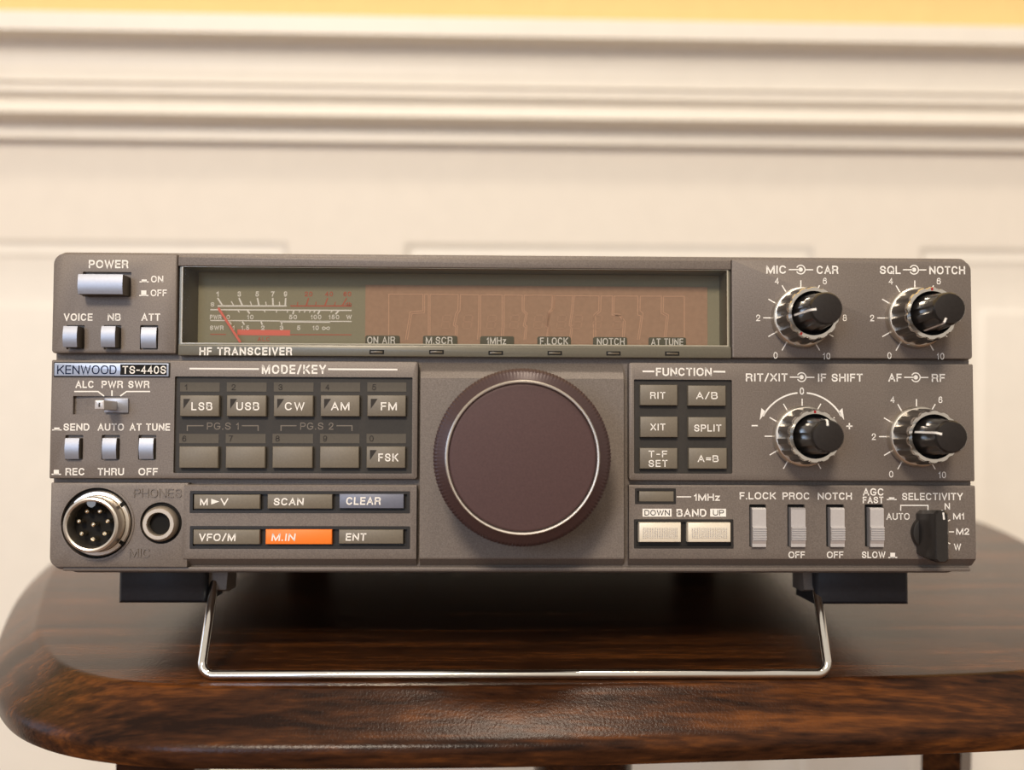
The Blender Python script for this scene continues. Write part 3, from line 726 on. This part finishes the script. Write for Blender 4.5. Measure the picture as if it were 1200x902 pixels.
for s_, x, wd in (('SWR', 270, 80), ('1', 368, 14), ('1.5', 437, 46), ('2', 540, 21), ('3', 650, 21), ('5', 750, 20), ('10', 850, 36), ('~', 910, 46)): mt(t, s_, x, 420, wd, 26)
for a in ((343, 383, 357, 400), (420, 383, 432, 402), (529, 383, 537, 402), (650, 383, 650, 402)): ml(t, *a, 1.3)
ml(r_, 390, 446, 700, 450, 5.4); ml(dr, 232, 458, 325, 459, .9); ml(dr, 700, 460, 1060, 461, .9); mt(dr, 'ALC', 545, 486, 72, 24)
m = MB(); m.ribbon([P(*mpt(278, 303), -D + 2.2), P(*mpt(408, 505), -D + 2.2)], 2.6 / 4 * 1.06, D - 2.2, cap=False, ext=.4); part(m, 'needle', 'print_red', face)
A = pr(428, 829, 335, 412, -D + .3); m = MB(); m.box(A[0], A[1], D - .3, D, A[2], A[3]); fq = part(m, 'frequency_display', 'freq_face')
WL = -D + .4
m = MB()
def fpx(x, y): return (420 + x / 5, 300 + y / 5)
def gpx(x, y): return (640 + x / 5, 300 + y / 5)
zig = [[fpx(178, 490), fpx(178, 224), fpx(378, 224), fpx(378, 320), fpx(303, 328), fpx(275, 490)], [fpx(287, 490), fpx(313, 338), fpx(388, 332)],
       [fpx(388, 332), fpx(388, 224), fpx(410, 224), fpx(410, 490)], [fpx(420, 490), fpx(420, 224), fpx(585, 226), fpx(583, 318), fpx(570, 335), fpx(556, 405), fpx(572, 415), fpx(564, 490)],
       [fpx(575, 490), fpx(582, 410), fpx(568, 402), fpx(582, 338), fpx(596, 318), fpx(598, 226), fpx(706, 228), fpx(704, 410), fpx(698, 490)], [fpx(712, 490), fpx(716, 410), fpx(716, 228), fpx(842, 228), fpx(842, 410), fpx(836, 490)],
       [fpx(848, 490), fpx(854, 410), fpx(854, 228), fpx(960, 230), fpx(960, 320), fpx(980, 340), fpx(966, 408), fpx(978, 418), fpx(970, 490)], [fpx(980, 490), fpx(988, 410), fpx(976, 402), fpx(990, 335), fpx(970, 318), fpx(972, 230), fpx(1138, 230), fpx(1136, 305), fpx(1114, 332), fpx(1100, 410), fpx(1112, 418), fpx(1104, 490)],
       [fpx(1114, 490), fpx(1120, 412), fpx(1108, 406), fpx(1122, 335), fpx(1146, 308), fpx(1148, 230), gpx(35, 232), gpx(33, 305), gpx(15, 325), gpx(0, 410), gpx(10, 420), gpx(0, 490)],
       [gpx(10, 490), gpx(20, 415), gpx(8, 405), gpx(24, 328), gpx(44, 308), gpx(46, 232), gpx(155, 232), gpx(148, 320), gpx(135, 405), gpx(146, 415), gpx(136, 490)], [gpx(146, 490), gpx(156, 412), gpx(144, 402), gpx(158, 322), gpx(165, 232), gpx(310, 234), gpx(308, 320), gpx(278, 345), gpx(278, 490)],
       [gpx(290, 490), gpx(290, 350), gpx(320, 322), gpx(322, 234), gpx(388, 234), gpx(386, 345), gpx(430, 348), gpx(452, 385), gpx(446, 490)], [gpx(456, 490), gpx(464, 385), gpx(436, 342), gpx(396, 338), gpx(398, 234), gpx(538, 235), gpx(536, 345), gpx(556, 350), gpx(536, 490)],
       [gpx(546, 490), gpx(568, 335), gpx(550, 320), gpx(552, 235), gpx(676, 235), gpx(674, 335), gpx(706, 352), gpx(690, 490)], [gpx(700, 490), gpx(718, 345), gpx(686, 328), gpx(688, 236), gpx(810, 236), gpx(810, 490)]]
for z in zig: line(m, z, 1.0, WL)
part(m, 'electrode_pattern', 'freq_line', fq, fix=False)
m = MB()
for x in (515, 640, 780, 915, 1055, 1190, 1285, 1400, 1520):
    cx, cy = fpx(x, 385); X, Z = P(cx, cy, WL); s_ = .18
    for (a, b, c, d_) in ((-1, 1, 1, 1), (-1, 0, 1, 0), (-1, -1, 1, -1), (-1, 1, -1, 0), (1, 1, 1, 0), (-1, 0, -1, -1), (1, 0, 1, -1)):
        q = lambda u, v: (X + u * 1.25 + v * .3, Z + v * 2.0)
        p0, p1 = Vector(q(a, b)), Vector(q(c, d_)); dd = (p1 - p0) * .1; m.ribbon([p0 + dd, p1 - dd], .35, D - .4, cap=False)
part(m, 'digit_segments', 'freq_segment', fq, fix=False)
for s_, x0, x1, a, b, y in (('ON AIR', 428, 468.6, 430.4, 463, 0), ('M.SCR', 495.6, 536, 499, 530.4, .3), ('1MHz', 562.6, 602.4, 570.4, 593, .8), ('F.LOCK', 629.6, 669, 632.8, 665.8, 1.2), ('NOTCH', 695, 735, 699.6, 732, 1.8), ('AT TUNE', 760, 804, 763, 800.6, 2.2)):
    A = pr(x0, x1, 393 + y, 412, -D + .5); m = MB(); m.plate(A[0], A[1], A[2], A[3], D - .55, D - .3, .6, .05); lb = part(m, 'indicator_label', 'tab_olive')
    m = MB(); text(m, s_, a, b, 394.3 + y, 402.5 + y, -D + .6, .13, .16); part(m, 'lettering', 'print_white', lb, fix=False)
t = ink(strip); text(t, 'HF TRANSCEIVER', 233.6, 342.4, 406.8, 416.2, TW, .19, .15)
for x0, x1, y in ((433, 450, 410), (503, 520, 410), (572.4, 589.4, 411), (641.6, 658.5, 411.2), (710.6, 727.2, 411.6), (779.4, 796, 411.8)):
    A = pr(x0, x1, y, y + 4.8); m = MB(); m.box(A[0], A[1], -.12, 1, A[2], A[3]); il = part(m, 'indicator_lamp', 'hole_black')
    A = pr(x0 + 1.6, x1 - 1.6, y + 1.4, y + 3.6); m = MB(); m.box(A[0], A[1], -.2, .5, A[2], A[3], .05); part(m, 'lamp_lens', 'lamp_lens', il)

# ---- jack panel (lower left) with microphone and headphone sockets
cu = MB(); MC = P(113, 612.8); PC = P(188.3, 612.8)
cu.lathe(MC[0], MC[1], [(10.2, -1.9), (10.2, 3)], 64); cu.lathe(PC[0], PC[1], [(6.0, -3), (6.0, 3)], 48)
p_jack = panel('jack_panel', 58.8, 220, 565.5, 664.5, (2.8, .3, .3, .3), cu, w=-.3, back=3.3, bev=.3)
A = pr(60.5, 220, 565.5, 664.5); m = MB(); m.loops([[(MC[0] + r * math.cos(2 * PI * k / 64), y, MC[1] + r * math.sin(2 * PI * k / 64)) for k in range(64)] for r, y in ((10.8, .25), (10.8, .05), (10.2, .05), (10.2, .6))], False, False)
part(m, 'socket_rim', 'panel_paint', ang=20)
m = MB(); text(m, 'PHONES', 156.5, 212.8, 572.5, 582.6, 0, .12, .13, ext=.5); text(m, 'MIC', 151.5, 175.7, 642.8, 652.8, 0, .12, .13, ext=.5); part(m, 'embossed_lettering', 'panel_paint', p_jack, ang=20)
m = MB(); m.lathe(MC[0], MC[1], [(10.15, -1.5), (10.15, -1.2)], 48); mc = part(m, 'microphone_socket', 'hole_black')
mcx, mcz = P(114, 613.3, .8)
m = MB(); m.lathe(mcx, mcz, [(9.4, -1.4), (9.4, .3), (9.1, .8), (8.2, .9), (8.0, .6), (7.9, 5.6), (7.75, 6.2), (7.2, 6.4), (6.7, 6.2), (6.55, 5.6), (6.5, .3), (6.5, 0)], 72, cap1=False); part(m, 'socket_shell', 'satin_metal', mc, ang=28)
nt_ = MB()
for a in (38, -38, 142):
    ca, sa = math.cos(math.radians(a)), math.sin(math.radians(a)); r0, r1, h = 8.3, 9.6, .55
    nt_.loops([[(mcx + r * ca - s * h * sa, y, mcz + r * sa + s * h * ca) for r, s in ((r0, -1), (r1, -1), (r1, 1), (r0, 1))] for y in (.5, -1.05)])
part(nt_, 'socket_notch', 'hole_black', mc)
m = MB(); m.lathe(mcx, mcz, [(6.5, -.5), (6.5, .6)], 40); part(m, 'socket_insert', 'hole_black', mc)
m = MB(); m.lathe(mcx, mcz + 6.2, [(1.25, 0), (1.25, 6.0)], 20); part(m, 'socket_key', 'dark_metal', mc)
for k in range(8):
    a = math.radians(90 + 360 / 7 * k + 26); r = 4.15 if k < 7 else 0
    if k == 7: a = 0
    m = MB(); m.lathe(mcx + r * math.cos(a), mcz + r * math.sin(a), [(.72, .4), (.72, 3.6), (.55, 4.2), (.2, 4.45)], 14); part(m, 'pin', 'gold_pin', mc)
jx, jz = P(186.6, 613.8, 1.0)
m = MB(); m.lathe(PC[0], PC[1], [(6.0, -1.5), (6.0, -1.2)], 40); pj = part(m, 'headphone_jack', 'hole_black')
m = MB(); m.lathe(jx, jz, [(5.1, -1.4), (5.1, 0), (4.7, 1.6), (4.4, 2.0), (3.4, 2.0), (3.2, 1.6), (3.15, -.8)], 56, cap1=False); part(m, 'jack_collar', 'collar_metal', pj, ang=25)
m = MB(); m.lathe(jx, jz, [(3.3, -1.0), (3.3, -.6)], 32); part(m, 'jack_bore', 'hole_black', pj)

# ---- lower raised panels share one profile: flat front, underside sloping back
def low_panel(name, x0, x1, y0, cuts, top_bevel=False):
    X0, X1, _, Z1 = pr(x0, x1, y0, 654.3); Zf = pr(x0, x1, y0, 654.3)[2]; Zb = pr(x0, x1, y0, 662.5, -3)[2]
    prof = [(-3.4, Zb), (-3.1, Zb), (0, Zf - .1), (.1, Zf + .25)]
    if top_bevel:
        Zs = pr(x0, x1, 443.3, 600)[3]; prof += [(.1, Zs), (-3.2, Z1), (-3.4, Z1)]
    else: prof += [(.1, Z1 - .4), (-.3, Z1), (-3.4, Z1)]
    m = MB(); m.prism_x(prof, X0, X1); o = part(m, name, 'panel_paint', ang=12)
    if cuts: carve(o, cuts)
    return o
cu = MB(); cut_px(cu, 222.5, 480.6, 575.2, 601.2, 1.6); cut_px(cu, 222.5, 480.6, 616.3, 643, 1.6)
p_mem = low_panel('memory_panel', 215.3, 488, 568, cu)
for y0, y1 in ((575.4, 601), (616.5, 642.8)):
    A = pr(222.7, 480.4, y0, y1); m = MB()
    fr = lambda d, y: [(A[0] + d, y, A[2] + d), (A[1] - d, y, A[2] + d), (A[1] - d, y, A[3] - d), (A[0] + d, y, A[3] - d)]
    m.loops([fr(0, 1.4), fr(0, -.15), fr(.8, -.15), fr(.8, 1.2)], False, True); part(m, 'key_frame', 'frame_black', ang=20)
MK = [('M>V', 227, 304.6, 579.4, 596.3, 234.5, 267.5, 583.8, 591.9, 'key_grey'), ('SCAN', 313.3, 389.3, 579, 596, 320.5, 355.6, 583.4, 592, 'key_grey'), ('CLEAR', 397.5, 473.2, 578.6, 595.7, 405.5, 446, 582.3, 591.4, 'key_blue'),
      ('VFO/M', 226.3, 304.3, 620.5, 637.8, 233, 275.8, 625, 633.8, 'key_grey'), ('M.IN', 311, 389, 620.2, 637.8, 318, 345.6, 625, 633.7, 'key_orange'), ('ENT', 397, 472.6, 620.5, 637.2, 405, 428.8, 624.6, 633.4, 'key_grey')]
for s_, x0, x1, y0, y1, a, b, c, d_, mm_ in MK:
    A = pr(x0, x1, y0, y1, .8); m = MB(); m.box(A[0], A[1], -.8, 1.1, A[2], A[3], .35)
    ko = part(m, 'memory_key', mm_, label={'key_orange': 'bright orange memory key', 'key_blue': 'blue-grey memory key'}.get(mm_))
    m = MB(); W = .8 + TW
    if s_ == 'M>V':
        text(m, 'M', 234.5, 243.5, c, d_, W, .18); text(m, 'V', 258.5, 267.5, c, d_, W, .18); m.poly([P(247.5, 584.3, W), P(257, 587.6, W), P(247.5, 591, W)], -W)
    else: text(m, s_, a, b, c, d_, W, .18, .15, slant=.12 if s_ == 'M.IN' else .06)
    part(m, 'legend', 'print_white', ko, fix=False)

p_dial = low_panel('dial_panel', 492.3, 731, 424.8, None, True)

cu = MB(); cut_px(cu, 744, 792, 572, 590.6, 1.6); cut_px(cu, 742.8, 859.5, 608.3, 642.6, 1.6)
LV = [(878, 897.6, 880.6, 898), (922.6, 943, 926, 944.2), (968, 989, 972.4, 990), (1013.3, 1035, 1018.8, 1036)]
for a, b, _, _ in LV: cut_px(cu, a, b, 590.8, 640.5, 1.6)
p_band = low_panel('band_panel', 737.2, 1143, 568.6, cu)
for y0, y1, xa, xb in ((572.2, 590.4, 744.2, 791.8), (608.5, 642.4, 743, 859.3)):
    A = pr(xa, xb, y0, y1); m = MB()
    m.loops([fr(0, 1.4), fr(0, -.15), fr(.7, -.15), fr(.7, 1.2)], False, True); part(m, 'key_frame', 'frame_black', ang=20)
t = ink(p_band); W = .1 + TW
def bt(*a): text(t, *a[:5], W, *a[5:])
bt('1MHz', 813.3, 843.5, 578.4, 586.6, .17); line(t, [(793, 582), (810, 582)], 1.3, W)
bt('BAND', 792.8, 827.8, 596.2, 605.3, .18); quad(t, 753, 787, 596, 605.2, W); quad(t, 832.3, 850.8, 596, 605.2, W)
d = ink(p_band, 'print_dark'); text(d, 'DOWN', 755.3, 785, 597.4, 603.9, W + .03, .15); text(d, 'UP', 835.5, 848.5, 597.4, 603.9, W + .03, .15)
bt('F.LOCK', 866.8, 909.3, 576.6, 585, .17); bt('PROC', 917, 948.8, 576.8, 585.2, .17); bt('NOTCH', 958.3, 998.3, 577, 585.4, .17)
bt('AGC', 1011.3, 1035.6, 572, 580.6, .17); bt('FAST', 1011, 1035.3, 581.8, 589.6, .17); bt('SELECTIVITY', 1057, 1128.3, 577.4, 585.9, .16)
def icon2(x0, x1, y0, y1):
    line(t, [(x0, y1 - .6), (x1, y1 - .6)], 1.3, W); quad(t, x0 + 2.4, x1 - 2.6, y0, y1, W)
icon2(1039.3, 1050.8, 582.6, 585.8); icon2(1041, 1051.5, 647.5, 653.7)
bt('OFF', 924, 943.3, 646, 653.8, .16); bt('OFF', 969, 988.4, 646, 653.8, .16); bt('SLOW', 1010, 1037.6, 646, 653.8, .16)
line(t, [(1055.5, 598.3), (1055.5, 592), (1087.5, 592), (1087.5, 597.6)], 1.3, W); bt('AUTO', 1038.8, 1066, 601, 608.9, .15)
bt('N', 1107, 1113.2, 589.2, 597, .16); bt('M1', 1117, 1130, 601, 608.5, .16); bt('M2', 1120.6, 1135.8, 618.8, 626.4, .16); bt('W', 1118, 1126.2, 636.8, 644.6, .15)
for a_, r0, r1 in ((0, 25, 31), (28, 25, 30), (-28, 25, 30)):
    a = math.radians(a_); line(t, [(1087 + r0 * math.cos(a), 623 - r0 * math.sin(a)), (1087 + r1 * math.cos(a), 623 - r1 * math.sin(a))], 1.3, W)
A = pr(749, 789.6, 575.5, 587.7, .3); m = MB(); m.box(A[0], A[1], -.3, 1, A[2], A[3], .25); part(m, 'megahertz_key', 'key_grey')
for x0, x1 in ((749, 798.2), (806.2, 856.5)):
    A = pr(x0, x1, 612.4, 635.2, 2.2); m = MB(); m.box(A[0], A[1], -2.2, 1, A[2], A[3], .4); bk = part(m, 'band_key', 'key_cream')
    m = MB(); nx, nz = 20, 8
    for i in range(nx):
        for j in range(nz):
            X = A[0] + 1.0 + (A[1] - A[0] - 2.0) * (i + .5) / nx; Z = A[2] + 1.05 + (A[3] - A[2] - 2.4) * (j + .5) / nz; q = .17
            m.loops([[(X - q, -2.15, Z - q), (X + q, -2.15, Z - q), (X + q, -2.15, Z + q), (X - q, -2.15, Z + q)], [(X - .05, -2.45, Z - .05), (X + .05, -2.45, Z - .05), (X + .05, -2.45, Z + .05), (X - .05, -2.45, Z + .05)]], False, True)
    part(m, 'grip_texture', 'lever_silver', bk, ang=10)
for hx0, hx1, a, b in LV:
    A = pr(hx0, hx1, 590.8, 640.5); m = MB(); m.box(A[0] + .02, A[1] - .02, 1.3, 1.7, A[2], A[3]); hb = part(m, 'switch_well', 'hole_black')
    W4 = 1.9; A = pr(a + 1.2, b, 595, 640.8, W4); h = A[3] - A[2]
    prof = [(-1.2, A[3]), (W4 - .6, A[3]), (W4, A[3] - .5), (W4 - .1, A[2] + h * .52)]
    for k in range(6):
        z = A[2] + h * (.50 - .057 * k); prof += [(W4 + .6, z), (W4 + .6, z - h * .028), (W4 + .05, z - h * .034), (W4 + .05, z - h * .055)]
    prof += [(W4 - .3, A[2] + .9), (1.6, A[2]), (-1.2, A[2])]
    m = MB(); m.prism_x(prof, A[0], A[1]); part(m, 'lever_switch', 'lever_silver', ang=15)
# selectivity knob
kx, kz = P(1087.3, 623.8)
m = MB(); m.lathe(kx, kz, [(5.2, -.2), (5.2, 1.6), (5.0, 2.0), (4.6, 2.1)], 48); sk = part(m, 'selector_knob', 'knob_black')
a0 = pr(1096.5, 1111.5, 594.8, 657, 11); bx = (a0[0] + a0[1]) / 2
m = MB(); rr = []
for y, hw, zt, zb_ in ((-.3, 3.2, 6.6, -6.6), (-5.5, 3.0, 6.9, -7.2), (-10.2, 2.1, 7.2, -7.6), (-11.0, 1.6, 6.9, -7.3)):
    rr.append([(bx - hw, y, kz + zb_ + .8), (bx - hw + .8, y, kz + zb_), (bx + hw - .8, y, kz + zb_), (bx + hw, y, kz + zb_ + .8), (bx + hw, y, kz + zt - 1.0), (bx + hw - 1.0, y, kz + zt), (bx - hw + 1.0, y, kz + zt), (bx - hw, y, kz + zt - 1.0)])
m.loops(rr); part(m, 'knob_grip', 'knob_black', sk, ang=25)
m = MB(); m.ribbon([(bx + .6, kz + 4.6), (bx + .4, kz + 6.6)], .5, -11.05, cap=False); m.add([(bx + .15, -11.05, kz + 6.6), (bx + .65, -11.05, kz + 6.6), (bx + .65, -10.2, kz + 7.25), (bx + .15, -10.2, kz + 7.25)], [(0, 1, 2, 3)]); part(m, 'pointer', 'print_white', sk, fix=False)

# ---- main tuning dial
dx, dz = P(612.3, 535.8, 23.5)
kn = lambda i, a, r, w: r + (0.10 * math.cos(a * 150) if i in (5, 6) else 0)
m = MB(); m.lathe(dx, dz, [(17, 0), (17, 3), (23.6, 3.4), (24.3, 4.2), (24.3, 18), (24.25, 21.2), (23.5, 22.3), (23.1, 22.6), (21.2, 24.0), (20.9, 24.3), (20.8, 23.4), (19.4, 23.4)], 750, kn); dial = part(m, 'tuning_dial', 'dial_maroon', ang=30)
m = MB(); m.lathe(dx, dz, [(20.95, 24.0), (20.9, 24.5), (20.65, 24.75), (20.3, 24.7), (20.05, 24.3), (20.0, 23.5)], 120, cap0=False, cap1=False); part(m, 'dial_ring', 'satin_metal', dial, 'thin polished silver ring around the dial face')
m = MB(); m.lathe(dx, dz, [(19.85, 23.6), (19.8, 24.0), (19.6, 24.12), (19.3, 24.15)], 120); part(m, 'dial_inlay', 'dial_inlay', dial)

# ---- feet and wire stand
for x0, x1, y1 in ((139.7, 242, 706.5), (955, 1064, 708)):
    A = pr(x0, x1, 660, y1, -16); m = MB(); m.loops([[(A[0] + i, y, A[2] + d), (A[1] - i, y, A[2] + d), (A[1] - i, y, -.5), (A[0] + i, y, -.5)] for i, y, d in ((1.2, 15, 1.2), (.2, 15.8, .2), (0, 17, 0), (0, 37, 0), (1, 39, 1))])
    part(m, 'front_foot', 'rubber_black', ang=50)
for sx_ in (-1, 1):
    m = MB(); zt = -1.2
    zf = -31.156 + 258 * math.tan(TILT)
    m.lathe(0, 0, [(1, 0), (1, 1)], 8) if False else None
    m.loops([[(sx_ * 100 + r * math.cos(2 * PI * k / 28), 250 + r * math.sin(2 * PI * k / 28), z if z < 0 and z > -2 else -31.156 + (250 + r * math.sin(2 * PI * k / 28)) * math.tan(TILT) + z) for k in range(28)] for r, z in ((11, -1.2), (11, 2.0), (10, .05))])
    part(m, 'rear_foot', 'rubber_black', ang=50)
bl = P(236, 788, 0); br_ = P(970.5, 792, 0); zb = -31.156 + 1.42
tl = P(251, 690, -20); tr = P(956, 692, -20); R = 3.2
lx, rx = bl[0], br_[0]
pth = [Vector((tl[0] + .1, 22, -1.0)), Vector((tl[0], 20, -6)), Vector((lx, 1.0, zb + R))]
for i in range(1, 7):
    a = PI / 2 * i / 6; pth.append(Vector((lx + R - R * math.cos(a), 1.0 - 1.0 * i / 6, zb + R - R * math.sin(a))))
pth.append(Vector((0, 0, zb)))
for i in range(0, 7):
    a = PI / 2 * i / 6; pth.append(Vector((rx - R + R * math.sin(a), 1.0 * i / 6, zb + R - R * math.cos(a))))
pth += [Vector((rx, 1.0, zb + R)), Vector((tr[0], 20, -6)), Vector((tr[0] - .1, 22, -1.0))]
q = [pth[0]]
for p in pth[1:]:
    if (p - q[-1]).length > .05: q.append(p)
m = MB(); m.tube(q, 1.36); part(m, 'wire_stand', 'chrome', label='bent shiny steel wire stand', ang=60)
for x0, x1 in ((244, 270), (937, 954)):
    A = pr(x0, x1, 670, 691.5, -22); m = MB(); m.loops([[(A[0] + d, y, A[2] + d), (A[1] - d, y, A[2] + d), (A[1], y, -.6), (A[0], y, -.6)] for d, y in ((.6, 19), (0, 20), (0, 30), (.6, 31))]); part(m, 'stand_bracket', 'case_paint', ang=40)
flush()
